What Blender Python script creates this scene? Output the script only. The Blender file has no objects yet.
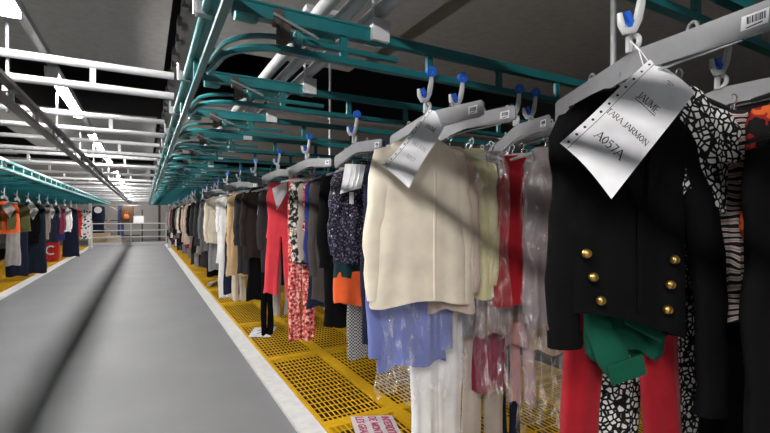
import bpy, math, random
from mathutils import Vector, Matrix, noise
R = math.radians
PI = math.pi
S = bpy.context.scene
COL = S.collection
random.seed(7)

# ------------------------------------------------------------------ materials
def nmat(name):
    m = bpy.data.materials.new(name); m.use_nodes = True
    nt = m.node_tree
    return m, nt, nt.nodes['Principled BSDF']

def ramp(nt, fac, stops, interp='LINEAR'):
    r = nt.nodes.new('ShaderNodeValToRGB'); r.color_ramp.interpolation = interp
    e = r.color_ramp.elements
    while len(e) < len(stops): e.new(0.5)
    for i, (p, c) in enumerate(stops):
        e[i].position = p; e[i].color = (*c, 1) if len(c) == 3 else c
    nt.links.new(fac, r.inputs[0]); return r.outputs[0]

def coords(nt, scale=(1, 1, 1)):
    tc = nt.nodes.new('ShaderNodeTexCoord'); mp = nt.nodes.new('ShaderNodeMapping')
    mp.inputs['Scale'].default_value = scale
    nt.links.new(tc.outputs['Object'], mp.inputs[0]); return mp.outputs[0]

def tex(nt, kind, vec, **kw):
    n = nt.nodes.new(kind)
    for k, v in kw.items():
        if k in n.inputs: n.inputs[k].default_value = v
        else: setattr(n, k, v)
    nt.links.new(vec, n.inputs['Vector']); return n

def bump(nt, b, fac, strength=.3, dist=.01):
    n = nt.nodes.new('ShaderNodeBump'); n.inputs['Strength'].default_value = strength; n.inputs['Distance'].default_value = dist
    nt.links.new(fac, n.inputs['Height']); nt.links.new(n.outputs[0], b.inputs['Normal'])

CACHE = {}
def fabric(col, rough=.9, var=.12):
    key = ('fab', col, rough)
    if key in CACHE: return CACHE[key]
    m, nt, b = nmat('fabric')
    v = coords(nt)
    n = tex(nt, 'ShaderNodeTexNoise', v, Scale=9.0, Detail=4.0)
    lo = tuple(c * (1 - var) for c in col); hi = tuple(min(1, c * (1 + var)) for c in col)
    nt.links.new(ramp(nt, n.outputs[0], [(.3, lo), (.7, hi)]), b.inputs['Base Color'])
    b.inputs['Roughness'].default_value = rough
    b.inputs['Sheen Weight'].default_value = .12 if max(col) > .2 else 0.0
    b.inputs['Specular IOR Level'].default_value = .2 if max(col) > .02 else .06
    w = tex(nt, 'ShaderNodeTexNoise', v, Scale=350.0, Detail=2.0)
    bump(nt, b, w.outputs[0], .25, .002)
    CACHE[key] = m; return m

def plain(name, col, rough=.5, metal=0., spec=.5):
    key = ('plain', name)
    if key in CACHE: return CACHE[key]
    m, nt, b = nmat(name)
    v = coords(nt)
    n = tex(nt, 'ShaderNodeTexNoise', v, Scale=14.0, Detail=5.0)
    nt.links.new(ramp(nt, n.outputs[0], [(.3, tuple(c * .9 for c in col)), (.7, tuple(min(1, c * 1.07) for c in col))]), b.inputs['Base Color'])
    b.inputs['Roughness'].default_value = rough; b.inputs['Metallic'].default_value = metal
    b.inputs['Specular IOR Level'].default_value = spec
    CACHE[key] = m; return m

def printed(name):
    key = ('print', name)
    if key in CACHE: return CACHE[key]
    m, nt, b = nmat(name + '_fabric')
    v = coords(nt)
    b.inputs['Roughness'].default_value = .85; b.inputs['Specular IOR Level'].default_value = .2
    if name == 'pebble':
        t = tex(nt, 'ShaderNodeTexVoronoi', coords(nt, (1, .6, 1)), Scale=58.0, feature='DISTANCE_TO_EDGE')
        c = ramp(nt, t.outputs[0], [(.14, (.008, .008, .01)), (.18, (.8, .79, .76))])
    elif name == 'sequin':
        t = tex(nt, 'ShaderNodeTexVoronoi', v, Scale=150.0)
        c = ramp(nt, t.outputs['Color'], [(0, (.006, .006, .012)), (.52, (.03, .028, .05)), (.72, (.15, .13, .2)), (.9, (.6, .56, .66))], 'CONSTANT')
        b.inputs['Roughness'].default_value = .35
    elif name == 'floral':
        t = tex(nt, 'ShaderNodeTexNoise', v, Scale=48.0, Detail=3.0)
        c = ramp(nt, t.outputs[0], [(.0, (.16, .02, .025)), (.42, (.62, .09, .08)), (.5, (.78, .2, .17)), (.58, (.85, .62, .55))], 'CONSTANT')
    elif name == 'mono':
        t = tex(nt, 'ShaderNodeTexNoise', v, Scale=36.0, Detail=3.0)
        c = ramp(nt, t.outputs[0], [(0, (.02, .02, .02)), (.5, (.3, .28, .25)), (.58, (.7, .66, .6))], 'CONSTANT')
    elif name == 'zebra':
        t = tex(nt, 'ShaderNodeTexWave', coords(nt, (1, 1, 1.5)), Scale=11.0, Distortion=7.0, Detail=1.0, bands_direction='Z')
        c = ramp(nt, t.outputs[1], [(0, (.02, .02, .02)), (.42, (.7, .68, .64)), (.9, (.62, .3, .3))], 'CONSTANT')
    elif name == 'kimono':
        t = tex(nt, 'ShaderNodeTexNoise', v, Scale=17.0, Detail=2.0)
        c = ramp(nt, t.outputs[0], [(0, (.01, .01, .01)), (.47, (.35, .02, .02)), (.55, (.75, .14, .03)), (.68, (.02, .02, .02))], 'CONSTANT')
    elif name == 'weave':
        t = tex(nt, 'ShaderNodeTexChecker', coords(nt, (1, .4, 1)), Scale=110.0)
        c = ramp(nt, t.outputs[1], [(.3, (.05, .05, .06)), (.7, (.42, .42, .42))])
    elif name == 'bloom':
        t = tex(nt, 'ShaderNodeTexVoronoi', v, Scale=9.0)
        c = ramp(nt, t.outputs[0], [(0, (.02, .02, .03)), (.3, (.05, .05, .08)), (.36, (.75, .74, .76))], 'CONSTANT')
    nt.links.new(c, b.inputs['Base Color'])
    CACHE[key] = m; return m

def film():
    if 'film' in CACHE: return CACHE['film']
    m = bpy.data.materials.new('clear_plastic_film'); m.use_nodes = True
    nt = m.node_tree; nt.nodes.clear()
    out = nt.nodes.new('ShaderNodeOutputMaterial')
    tr = nt.nodes.new('ShaderNodeBsdfTransparent'); tr.inputs[0].default_value = (.93, .94, .96, 1)
    gl = nt.nodes.new('ShaderNodeBsdfGlossy'); gl.inputs['Roughness'].default_value = .2; gl.inputs[0].default_value = (1, 1, 1, 1)
    df = nt.nodes.new('ShaderNodeBsdfDiffuse'); df.inputs[0].default_value = (.85, .87, .9, 1)
    v = coords(nt, (1, 1, .4))
    n = tex(nt, 'ShaderNodeTexNoise', v, Scale=20.0, Detail=3.0, Distortion=1.6)
    bp = nt.nodes.new('ShaderNodeBump'); bp.inputs['Strength'].default_value = 1.0; bp.inputs['Distance'].default_value = .04
    nt.links.new(n.outputs[0], bp.inputs['Height'])
    nt.links.new(bp.outputs[0], gl.inputs['Normal'])
    f = ramp(nt, n.outputs[0], [(.35, (.06,) * 3), (.56, (.14,) * 3), (.66, (.7,) * 3)])
    nt.links.new(f, gl.inputs[0])
    m1 = nt.nodes.new('ShaderNodeMixShader')
    nt.links.new(ramp(nt, n.outputs[0], [(.4, (.025,) * 3), (.72, (.13,) * 3)]), m1.inputs[0])  # white streaks mixed into the film stand in for haze and highlights
    nt.links.new(tr.outputs[0], m1.inputs[1]); nt.links.new(df.outputs[0], m1.inputs[2])
    ad = nt.nodes.new('ShaderNodeAddShader')
    nt.links.new(m1.outputs[0], ad.inputs[0]); nt.links.new(gl.outputs[0], ad.inputs[1])
    nt.links.new(ad.outputs[0], out.inputs[0])
    CACHE['film'] = m; return m

def glow(name, col, strength):
    m, nt, b = nmat(name)
    b.inputs['Base Color'].default_value = (.9, .9, .9, 1)
    b.inputs['Emission Color'].default_value = (*col, 1); b.inputs['Emission Strength'].default_value = strength
    return m

TEAL = plain('teal_painted_steel', (.010, .135, .15), .38)
TEAL_WORN = plain('worn_teal_steel', (.07, .27, .27), .32, .35)
WHITE_STEEL = plain('white_painted_steel', (.38, .38, .395), .42)
GREY_STEEL = plain('galvanised_steel', (.36, .37, .38), .4, .7)
GREY_PLATE = plain('grey_plastic_plate', (.26, .26, .275), .45)
GREY_BODY = plain('pale_grey_plastic', (.55, .56, .57), .4)
BLUE_PL = plain('blue_plastic', (.02, .13, .62), .35)
BLACK_PL = plain('black_plastic', (.012, .012, .013), .45)
CLEAR_PL = plain('pale_hanger_plastic', (.5, .5, .5), .25)
WIRE = plain('chrome_wire', (.6, .6, .62), .25, .9)
GOLD = plain('gold_metal', (.75, .48, .14), .28, .95)
PAPER = plain('white_paper', (.8, .8, .83), .6)
INK = plain('black_ink', (.02, .02, .025), .6)
RED_INK = plain('crimson_ink', (.5, .02, .1), .6)
YELLOW = plain('yellow_painted_steel', (.80, .46, .014), .45)
BROWN_METAL = plain('dark_bronze_metal', (.1, .085, .075), .5, .4)
CARD = plain('cardboard', (.45, .34, .22), .8)
WOOD = plain('pale_timber', (.45, .34, .24), .7)
WHITE_PL = plain('white_plastic', (.82, .82, .84), .3)

# ------------------------------------------------------------------ mesh helper
class MB:
    def __init__(s): s.v = []; s.f = []
    def box(s, c, d, M=None):
        b = len(s.v)
        for dz in (-.5, .5):
            for dx, dy in ((-.5, -.5), (.5, -.5), (.5, .5), (-.5, .5)):
                p = Vector((dx * d[0], dy * d[1], dz * d[2]))
                if M is not None: p = M @ p
                s.v.append(Vector(c) + p)
        for q in ((3, 2, 1, 0), (4, 5, 6, 7), (0, 1, 5, 4), (1, 2, 6, 5), (2, 3, 7, 6), (3, 0, 4, 7)):
            s.f.append([b + i for i in q])
        return s
    def tube(s, pts, r, n=8, sq=1.0, closed=False, cap=True):
        pts = [Vector(p) for p in pts]; b = len(s.v); k = len(pts)
        rs = r if isinstance(r, (list, tuple)) else [r] * k
        prev = None
        for i, p in enumerate(pts):
            if closed: t = pts[(i + 1) % k] - pts[i - 1]
            else: t = pts[min(i + 1, k - 1)] - pts[max(i - 1, 0)]
            t.normalize()
            if prev is None:
                up = Vector((0, 0, 1)) if abs(t.z) < .9 else Vector((0, 1, 0))
                u = t.cross(up).normalized()
            else:
                u = (prev - t * prev.dot(t)).normalized()
            prev = u; w = t.cross(u)
            for j in range(n):
                a = 2 * PI * j / n
                s.v.append(p + u * math.cos(a) * rs[i] + w * math.sin(a) * rs[i] * sq)
        m = k if closed else k - 1
        for i in range(m):
            for j in range(n):
                i2 = (i + 1) % k
                s.f.append([b + i * n + j, b + i * n + (j + 1) % n, b + i2 * n + (j + 1) % n, b + i2 * n + j])
        if cap and not closed:
            s.f.append([b + j for j in range(n)][::-1]); s.f.append([b + (k - 1) * n + j for j in range(n)])
        return s
    def prism(s, poly, axis_u, axis_v, origin, thick):
        u = Vector(axis_u); v = Vector(axis_v); w = u.cross(v).normalized(); o = Vector(origin); b = len(s.v); n = len(poly)
        for h in (-.5, .5):
            for (x, y) in poly: s.v.append(o + u * x + v * y + w * thick * h)
        s.f.append([b + i for i in range(n)][::-1]); s.f.append([b + n + i for i in range(n)])
        for i in range(n):
            j = (i + 1) % n
            s.f.append([b + i, b + j, b + n + j, b + n + i])
        return s
    def disc(s, c, axis, r, h, n=16, dome=0):
        a = Vector(axis).normalized(); c = Vector(c)
        if dome: return s.tube([c - a * h / 2, c, c + a * h * .35, c + a * h * .5], [r, r, r * .75, r * .25], n)
        return s.tube([c - a * h / 2, c + a * h / 2], r, n)
    def build(s, name, mat, parent=None, smooth=False, loc=None):
        me = bpy.data.meshes.new(name); me.from_pydata([tuple(p) for p in s.v], [], s.f)
        me.materials.append(mat)
        if smooth:
            for p in me.polygons: p.use_smooth = True
        me.update()
        o = bpy.data.objects.new(name, me); COL.objects.link(o)
        if parent: o.parent = parent
        if loc: o.location = loc
        return o

def smooth_angle(o, deg=40):
    me = o.data
    for p in me.polygons: p.use_smooth = True
    try: me.set_sharp_from_angle(angle=R(deg))
    except Exception: pass
    return o

LABELS = {}
def tag(o, label, cat, group=None):
    o['label'] = label; o['category'] = cat
    if group: o['group'] = group
    LABELS.setdefault(label, []).append(o.name)
    return o
def struct(o): o['kind'] = 'structure'; return o
def empty(name, loc=(0, 0, 0), rz=0):
    o = bpy.data.objects.new(name, None); COL.objects.link(o); o.location = loc; o.rotation_euler = (0, 0, rz); o.empty_display_size = .05
    return o
def copy_tree(o, parent=None):
    c = o.copy(); COL.objects.link(c); c.parent = parent
    for ch in o.children: copy_tree(ch, c)
    return c

ORD = ['zeroth', 'first', 'second', 'third', 'fourth', 'fifth', 'sixth', 'seventh', 'eighth', 'ninth', 'tenth', 'eleventh', 'twelfth', 'thirteenth', 'fourteenth',
       'fifteenth', 'sixteenth', 'seventeenth', 'eighteenth', 'nineteenth', 'twentieth', 'twenty-first', 'twenty-second', 'twenty-third', 'twenty-fourth', 'twenty-fifth',
       'twenty-sixth', 'twenty-seventh', 'twenty-eighth', 'twenty-ninth', 'thirtieth', 'thirty-first', 'thirty-second']
COUNT = ['zero', 'one', 'two', 'three', 'four', 'five', 'six', 'seven', 'eight', 'nine', 'ten', 'eleven', 'twelve']

# ------------------------------------------------------------------ the room
KX0, KX1 = .878, 1.03          # kerb on the right of the walkway
KL0, KL1 = -2.14, -2.30        # kerb on the left
YEND = 24.9
def floor_mat():
    m, nt, b = nmat('grey_walkway_vinyl')
    v = coords(nt)
    n = tex(nt, 'ShaderNodeTexNoise', v, Scale=1.3, Detail=6.0)
    n2 = tex(nt, 'ShaderNodeTexNoise', v, Scale=160.0, Detail=2.0)
    mx = nt.nodes.new('ShaderNodeMix'); mx.data_type = 'FLOAT'; mx.inputs[0].default_value = .25
    nt.links.new(n.outputs[0], mx.inputs[2]); nt.links.new(n2.outputs[0], mx.inputs[3])
    nt.links.new(ramp(nt, mx.outputs[0], [(.3, (.205, .208, .22)), (.7, (.24, .243, .255))]), b.inputs['Base Color'])
    b.inputs['Roughness'].default_value = .62; b.inputs['Specular IOR Level'].default_value = .22
    bump(nt, b, n2.outputs[0], .1, .002)
    return m
struct(MB().box(((KX0 + KL0) / 2, (YEND - 7) / 2, -.05), (KX0 - KL0, YEND + 7, .1)).build('floor', floor_mat()))
KERB = plain('white_painted_kerb', (.78, .77, .78), .5)
struct(MB().box(((KX0 + KX1) / 2, (YEND - 7) / 2, -.04), (KX1 - KX0, YEND + 7, .13)).build('trim_1', KERB))
struct(MB().box(((KL0 + KL1) / 2, (YEND - 7) / 2, -.04), (KL0 - KL1, YEND + 7, .13)).build('trim_2', KERB))
struct(MB().box((-.6, 12, -3.05), (26, 40, .1)).build('floor_lower', plain('dark_concrete', (.05, .045, .04), .8)))
WALLM = plain('dark_grey_wall', (.30, .28, .275), .8)
struct(MB().box((-.6, 31.05, .6), (26, .1, 8)).build('wall_back', WALLM))
struct(MB().box((9.05, 13, .6), (.1, 36, 8)).build('wall_right', plain('black_wall', (.03, .03, .032), .85)))
struct(MB().box((-10.05, 13, .6), (.1, 36, 8)).build('wall_left', plain('black_wall', (.03, .03, .032), .85)))
struct(MB().box((-.6, 13, 4.65), (26, 38, .1)).build('ceiling', plain('navy_black_ceiling', (.012, .012, .02), .9)))
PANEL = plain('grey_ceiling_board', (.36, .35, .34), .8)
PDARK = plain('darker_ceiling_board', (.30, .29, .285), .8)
def ceil_panel(x0, x1, y0, y1, z, m, t=.08):
    return struct(MB().box(((x0 + x1) / 2, (y0 + y1) / 2, z), (x1 - x0, y1 - y0, t)).build('ceiling_panel', m))
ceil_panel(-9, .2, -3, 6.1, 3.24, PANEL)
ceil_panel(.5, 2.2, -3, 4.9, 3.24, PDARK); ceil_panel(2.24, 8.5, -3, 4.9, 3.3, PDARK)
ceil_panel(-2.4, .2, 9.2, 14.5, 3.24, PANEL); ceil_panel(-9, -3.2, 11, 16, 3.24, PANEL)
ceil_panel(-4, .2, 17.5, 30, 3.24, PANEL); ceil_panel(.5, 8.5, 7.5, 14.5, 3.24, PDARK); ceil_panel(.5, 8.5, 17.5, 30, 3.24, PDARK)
b = MB(); b.box((.36, 13, 3.32), (.12, 34, .2)); 
for i in range(80): b.box((.29 + .012 * (i % 2), -3 + i * .42, 3.24), (.05, .2, .1))
struct(b.build('ceiling_beam', plain('dark_beam_steel', (.09, .09, .088), .7)))
struct(MB().tube([(.95, 3.62, 3.14), (5, 3.62, 3.14)], .014, 8).build('ceiling_conduit', GREY_STEEL))

# ------------------------------------------------------------------ grating panels
PW, PL = .585, 1.56
def grating():
    g = MB(); z = .0
    n = 15
    for i in range(1, n):
        x = -PW / 2 + .02 + (PW - .04) * i / n
        g.box((x, 0, z - .005), (.005, PL - .05, .009))
    k = 17
    for i in range(1, k):
        y = -PL / 2 + .02 + (PL - .04) * i / k
        g.box((0, y, z - .006), (PW - .05, .007, .007))
    return g
gm = grating(); fr = MB()
for sx in (-1, 1): fr.box((sx * (PW / 2 - .0215), 0, -.014), (.042, PL - .002, .034))
for sy in (-1, 1): fr.box((0, sy * (PL / 2 - .026), -.0142), (PW - .085, .05, .0336))
proto = None
def panel_label(side, i, j):
    near = side == 'R' and i == 0 and j in (1, 2, 4)
    if not near: return None
    return {1: 'yellow grating panel that carries the crimson lettered notice', 2: 'empty yellow grating panel just beyond the one with the crimson notice',
            4: 'yellow grating panel under the black trousers and the fallen paper'}[j]
for side in ('R', 'L'):
    for i in range(4 if side == 'R' else 3):
        for j in range(17):
            y = 1.2 + PL * (j - .5) + .02
            if side == 'L' and j < 5: continue
            x = KX1 + PW * (i + .5) if side == 'R' else KL1 - PW * (i + .5)
            if proto is None:
                proto = gm.build('grating_panel', YELLOW); fr.build('panel_frame', YELLOW, proto); o = proto
            else: o = copy_tree(proto)
            o.location = (x, y, .002)
            lab = panel_label(side, i, j)
            if lab: tag(o, lab, 'floor grating', 'yellow floor gratings')
            elif side == 'R': tag(o, 'yellow steel floor grating panel under the racks beyond the white kerb', 'floor grating', 'yellow floor gratings')
            else: tag(o, 'yellow steel floor grating panel under the far racks across the walkway', 'floor grating', 'yellow floor gratings across the walkway')

# ------------------------------------------------------------------ lights
TUBE = glow('lit_diffuser', (1.0, .97, .93), 86.0)
LX, LZ = -.63, 2.52
for i in (-3, -2, -1, 0, 1, 2, 3, 4, 5, 6, 7, 8, 9, 10):
    y0 = 1.5 + 2.7 * i
    e = empty('ceiling_light', (LX, y0 + .75, LZ))
    MB().box((0, 0, .03), (.09, 1.56, .05)).build('housing', WHITE_STEEL, e)
    d = MB(); d.tube([(0, -.75, -.012), (0, .75, -.012)], .027, 10, .9); smooth_angle(d.build('diffuser', TUBE, e))
    for sy in (-1, 1): MB().box((0, sy * .772, .0), (.085, .012, .06)).build('end_cap', WHITE_STEEL, e)
    if i < 0: lab = 'unseen white tube light carrying on the walkway row behind the first in view'  # out of view; the farther pair is added to light the garment fronts
    elif i == 0: lab = 'bright white tube light cut by the top corner of the picture'
    elif i < 5: lab = f'bright white tube light, {ORD[i + 1]} of the row over the walkway'
    else: lab = 'bright white tube light far along the row, last pair added past the railing'  # final pair added beyond the row's visible end to brighten the rear wall
    tag(e, lab, 'light', 'tube lights over the walkway')
o = MB(); o.box((LX, 9.5, 2.605), (.05, 33, .045)); o = o.build('lighting_trunk', GREY_STEEL)
tag(o, 'long grey trunking bar that carries the row of tube lights', 'light bar')

# ------------------------------------------------------------------ white cross trusses over the walkway
for m in range(1, 17):
    y = 1.55 * m
    e = empty('cross_beam', (0, y, 2.19))
    for z, nm in ((2.32, 'upper_tube'), (2.19, 'lower_tube')):
        smooth_angle(MB().tube([(-5.2, 0, z - 2.19), (.163, 0, z - 2.19)], .024, 12).build(nm, WHITE_STEEL, e))
    for q in range(8):
        x = -.27 - .58 * q
        MB().box((x, 0, .065), (.03, .022, .12)).build('strut', WHITE_STEEL, e)
    if m < 12: lab = f'white double tube cross beam over the walkway, {ORD[m]} from the camera'
    else: lab = 'white double tube cross beam at the far end of the walkway'
    tag(e, lab, 'beam', 'white cross beams')

# grey truss under the cross beams
e = empty('guide_rail', (-.64, 12, 2.03))
for z, nm in ((.105, 'upper_rail'), (0.0, 'lower_rail')):
    MB().box((0, .2, z), (.046, 25.5, .024)).build(nm, plain('dull_grey_steel', (.16, .16, .165), .5, .3), e)
for i in range(40): MB().box((0, -12 + .62 * i, .0525), (.012, .03, .08)).build('spacer', GREY_STEEL, e)
for m in range(1, 16):
    y = 1.55 * m - 12 + .045
    b = MB(); b.box((-.03, y, .22), (.012, .03, .5)); b.box((-.03, y, .3), (.05, .05, .02)); b.box((-.02, y, .1), (.06, .06, .03))
    b.build('drop_bracket', GREY_STEEL, e)
tag(e, 'bare grey double guide rail running along under the white cross beams', 'rail')

# ------------------------------------------------------------------ teal rails of the right store
ZL, ZU = 1.98, 2.08
def lane_y(k): return .65 + .78 * k
NL = 30
e = empty('collector_rail', (.2, 11.5, 2.0))
smooth_angle(MB().tube([(-.027, -13, .098), (-.027, 12.7, .098)], .014, 10).build('edge_tube', TEAL_WORN, e))
MB().box((0.006, -.15, .1), (.05, 25.7, .018)).build('upper_channel', TEAL, e)
MB().box((-.008, -.15, -.006), (.024, 25.7, .016)).build('lower_profile', TEAL, e)
for i in range(33):
    y = -12.6 + .78 * i
    MB().box((-.008, y, .046), (.02, .04, .087)).build('spacer', TEAL, e)
    if i < 24:
        b = MB(); b.box((-.03, y + .3, .1), (.05, .035, .042)); b.tube([(-.058, y + .3, .08), (-.058, y + .3, .16)], .006, 6); b.box((-.02, y + .32, .1), (.07, .02, .018))
        b.build('clamp', GREY_STEEL, e)
        MB().tube([(-.012, y - .1, .118), (-.02, y + .1, .13), (.015, y + .3, .12), (-.01, y + .55, .118)], .006, 6).build('air_hose', BLACK_PL, e)
tag(e, 'long teal collector rail along the walkway that the teal cross rails join', 'rail')

def lane_rail(detail):
    e = empty('storage_rail')
    up = MB()
    up.box((.5, 0, .1), (.52, .036, .044))
    up.box((.49, 0, .124), (.54, .045, .007))
    up.build('upper_beam', TEAL, e)
    MB().box((2.6, 0, .098), (3.7, .032, .034)).build('upper_channel', TEAL, e)
    MB().box((2.42, 0, -.006), (4.06, .028, .022)).build('lower_rail', TEAL, e)
    MB().box((.62, 0, .033), (.44, .022, .016)).build('middle_rail', TEAL, e)
    for i in range(11 if detail else 5):
        x = .62 + .37 * i * (1 if detail else 2.2)
        MB().box((x, 0, .04), (.026, .016, .08)).build('spacer', TEAL, e)
    for z, nm, r in ((-.006, 'curved_rail', .013), (.033, 'curved_rail', .009)):
        pts = []
        for i in range(9):
            t = i / 8 * PI / 2
            pts.append((.40 - .17 * math.sin(t) - .0 , .2 * (1 - math.cos(t)), z))
        pts.append((.215, .36, z))
        b = MB().tube(pts, r, 6, 1.0); smooth_angle(b.build(nm, TEAL, e))
    if detail:
        c = MB(); c.box((.40, -.01, .045), (.035, .05, .06)); c.box((.38, -.02, .085), (.03, .03, .05)); u = c.build('switch_unit', BROWN_METAL, e)
        smooth_angle(MB().tube([(.24, -.045, .055), (.3, -.04, .055), (.31, -.04, .055)], [.015, .015, .008], 10).build('air_cylinder', TEAL_WORN, u))
        smooth_angle(MB().tube([(.42, .05, .06), (.44, .05, .062), (.58, .035, .075), (.6, .035, .075)], [.01, .018, .018, .01], 10).build('air_cylinder', TEAL_WORN, u))
        MB().tube([(.36, -.04, .09), (.51, -.045, .035)], .005, 6).build('rod', GREY_STEEL, u)
        MB().box((.45, -.01, .035), (.022, .04, .05)).build('bracket', TEAL_WORN, u)
        c = MB(); c.box((.755, 0, .122), (.07, .07, .08)); c.tube([(.73, -.02, .15), (.73, -.02, .24)], .006, 6); c.tube([(.78, .02, .15), (.78, .02, .24)], .006, 6)
        c.build('pipe_clamp', GREY_BODY, e)
    return e
LD, LS = lane_rail(True), lane_rail(False)
used = {}
for k in range(-1, NL):
    src = LD if k < 14 else LS
    if id(src) not in used: used[id(src)] = 1; o = src
    else: o = copy_tree(src)
    o.location = (0, lane_y(k), ZL)
    if k == -1: lab = 'teal cross rail overhead just out of the picture'
    elif k == 0: lab = 'teal cross rail over the black jacket with gold buttons'
    elif k == 1: lab = 'teal cross rail that the cream cardigan carrier rolls on'
    elif k < 9: lab = f'teal cross rail of the near store, {ORD[k + 1]} counted from the camera'
    else: lab = 'teal cross rail deep along the store toward the railing'
    tag(o, lab, 'rail', 'teal cross rails of the near store')
# left store
e = empty('collector_rail', (-1.45, 11.5, 1.98))
MB().box((0, 0, .1), (.045, 26, .03)).build('upper_channel', TEAL_WORN, e)
MB().box((0, 0, 0), (.045, 26, .03)).build('lower_profile', TEAL_WORN, e)
for i in range(44): MB().box((0, -9 + .5 * i, .05), (.03, .07, .07)).build('spacer', TEAL_WORN, e)
tag(e, 'pale teal ladder shaped collector rail over the far store across the walkway', 'rail')
src = None
for k in range(9, 30):
    if src is None:
        src = empty('storage_rail')
        MB().box((-1.85, 0, .1), (3.7, .04, .05)).build('upper_channel', TEAL, src)
        MB().box((-1.85, 0, 0), (3.7, .03, .028)).build('lower_rail', TEAL, src)
        for i in range(5): MB().box((-.3 - .8 * i, 0, .04), (.028, .018, .072)).build('spacer', TEAL, src)
        o = src
    else: o = copy_tree(src)
    o.location = (-1.49, lane_y(k) + .1, ZL)
    tag(o, 'teal cross rail over the racks across the walkway', 'rail', 'teal cross rails across the walkway')

# white pipes along the store
for i, x in enumerate((.575, .665, .765)):
    p = MB().tube([(x, -1.5, 2.185), (x, 24, 2.185)], .027, 12); p = smooth_angle(p.build('white_pipe', WHITE_STEEL))
    tag(p, 'white overhead pipe over the teal rails, ' + ('closest to the walkway' if i == 0 else 'middle one of three' if i == 1 else 'third from the walkway'), 'pipe', 'white overhead pipes')
for i, (x, y, z0) in enumerate(((.62, 1.62, 2.21), (.715, 1.36, 2.21), (2.17, 1.43, 2.1), (1.81, 4.55, 2.1))):
    p = MB().tube([(x, y, z0), (x, y, 3.2)], .014 if i != 2 else .017, 10)
    if i < 2: p.box((x, y, z0 + .012), (.16, .05, .02))
    p = smooth_angle(p.build('suspension_rod', WHITE_STEEL if i < 2 else GREY_STEEL))
    tag(p, ['pale suspension rod over the pipes with a clamp plate', 'second pale suspension rod with clamp plate behind the first cross rail', 'grey suspension rod above the black jacket carrier',
            'grey suspension rod rising from the sixth teal cross rail'][i], 'rod')

# ------------------------------------------------------------------ carriers
def carrier(hl=.36):
    e = empty('hanging_carrier')
    tr = MB()
    tr.tube([(0, -.03, .166), (.0, -.022, .12), (-.004, -.016, .085), (-.016, -.014, .058), (-.034, -.012, .056), (-.046, -.012, .072), (-.05, -.012, .098)], [.007, .011, .012, .012, .011, .009, .006], 8, .8)
    t = smooth_angle(tr.build('trolley', GREY_BODY, e))
    smooth_angle(MB().disc((0, -.026, .166), (0, 1, 0), .021, .018, 18).build('roller', BLUE_PL, t))
    c = MB(); c.box((-.026, -.014, .083), (.014, .014, .04), Matrix.Rotation(R(-25), 3, 'Y')); c.box((-.03, -.014, .068), (.022, .012, .012)); c.build('clip', BLUE_PL, t)
    ring = MB(); ring.tube([(0, .017 * math.cos(a), .033 + .017 * math.sin(a)) for a in [2 * PI * i / 14 for i in range(14)]], .0065, 8, 1, True)
    ring.tube([(-.014, 0, .06), (-.005, 0, .05), (0, 0, .045)], .005, 6)
    ring.box((-.012, .004, .03), (.01, .012, .04))
    smooth_angle(ring.build('swivel', GREY_BODY, e))
    poly = [(-hl, -.035), (-hl + .012, -.022), (-.02, .012), (.02, .012), (hl - .015, -.02), (hl, -.03), (hl, -.088), (hl - .02, -.095), (.05, -.05), (-.05, -.046), (-hl + .03, -.075), (-hl, -.07)]
    pl = MB().prism(poly, (0, 1, 0), (0, 0, 1), (0, 0, 0), .006).build('plate', GREY_PLATE, e)
    for y in (-.17, .17): MB().tube([(0, y + .013 * math.cos(a), -.006 + .016 * math.sin(a)) for a in [PI * i / 8 for i in range(9)]], .0035, 6).build('eyelet', GREY_PLATE, pl)
    MB().tube([(0, -hl + .08, -.0705), (0, -.05, -.058), (0, .05, -.058), (0, hl - .03, -.098)], .0032, 6).build('hanger_wire', WIRE, pl)
    lb = MB().box((-.0036, -hl + .055, -.045), (.0008, .05, .026), Matrix.Rotation(R(5), 3, 'X')).build('barcode_label', PAPER, pl)
    bars = MB(); x = -hl + .035
    random.seed(3)
    while x < -hl + .072:
        w = random.choice((.001, .0016, .0024)); bars.box((-.0043, x, -.0425 + (x + hl - .055) * .0875), (.0004, w, .013)); x += w + random.choice((.0012, .002))
    bars.box((-.0043, -hl + .055, -.0542), (.0004, .03, .0022))
    bars.build('barcode', INK, lb)
    return e
CAR = carrier(); car_used = [0]
random.seed(11)
def place_carrier(x, y, a, label, group='grey hanging carriers', z=1.82):
    o = CAR if not car_used[0] else copy_tree(CAR)
    car_used[0] = 1
    o.location = (x, y, z); o.rotation_euler = (0, 0, -a)
    tag(o, label, 'hanger carrier', group)
    return o
def on(c, s):    # point below a carrier's wire, s metres along it, and the heading
    x, y, a = c
    return (x + s * math.sin(a), y + s * math.cos(a))

# ------------------------------------------------------------------ garments
def interp(prof, z):
    for i in range(len(prof) - 1):
        a, b = prof[i], prof[i + 1]
        if z <= b[0]:
            t = (z - a[0]) / max(1e-6, b[0] - a[0]); t = max(0, min(1, t))
            return [a[j] + (b[j] - a[j]) * t for j in range(1, len(a))]
    return list(prof[-1][1:])

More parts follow.
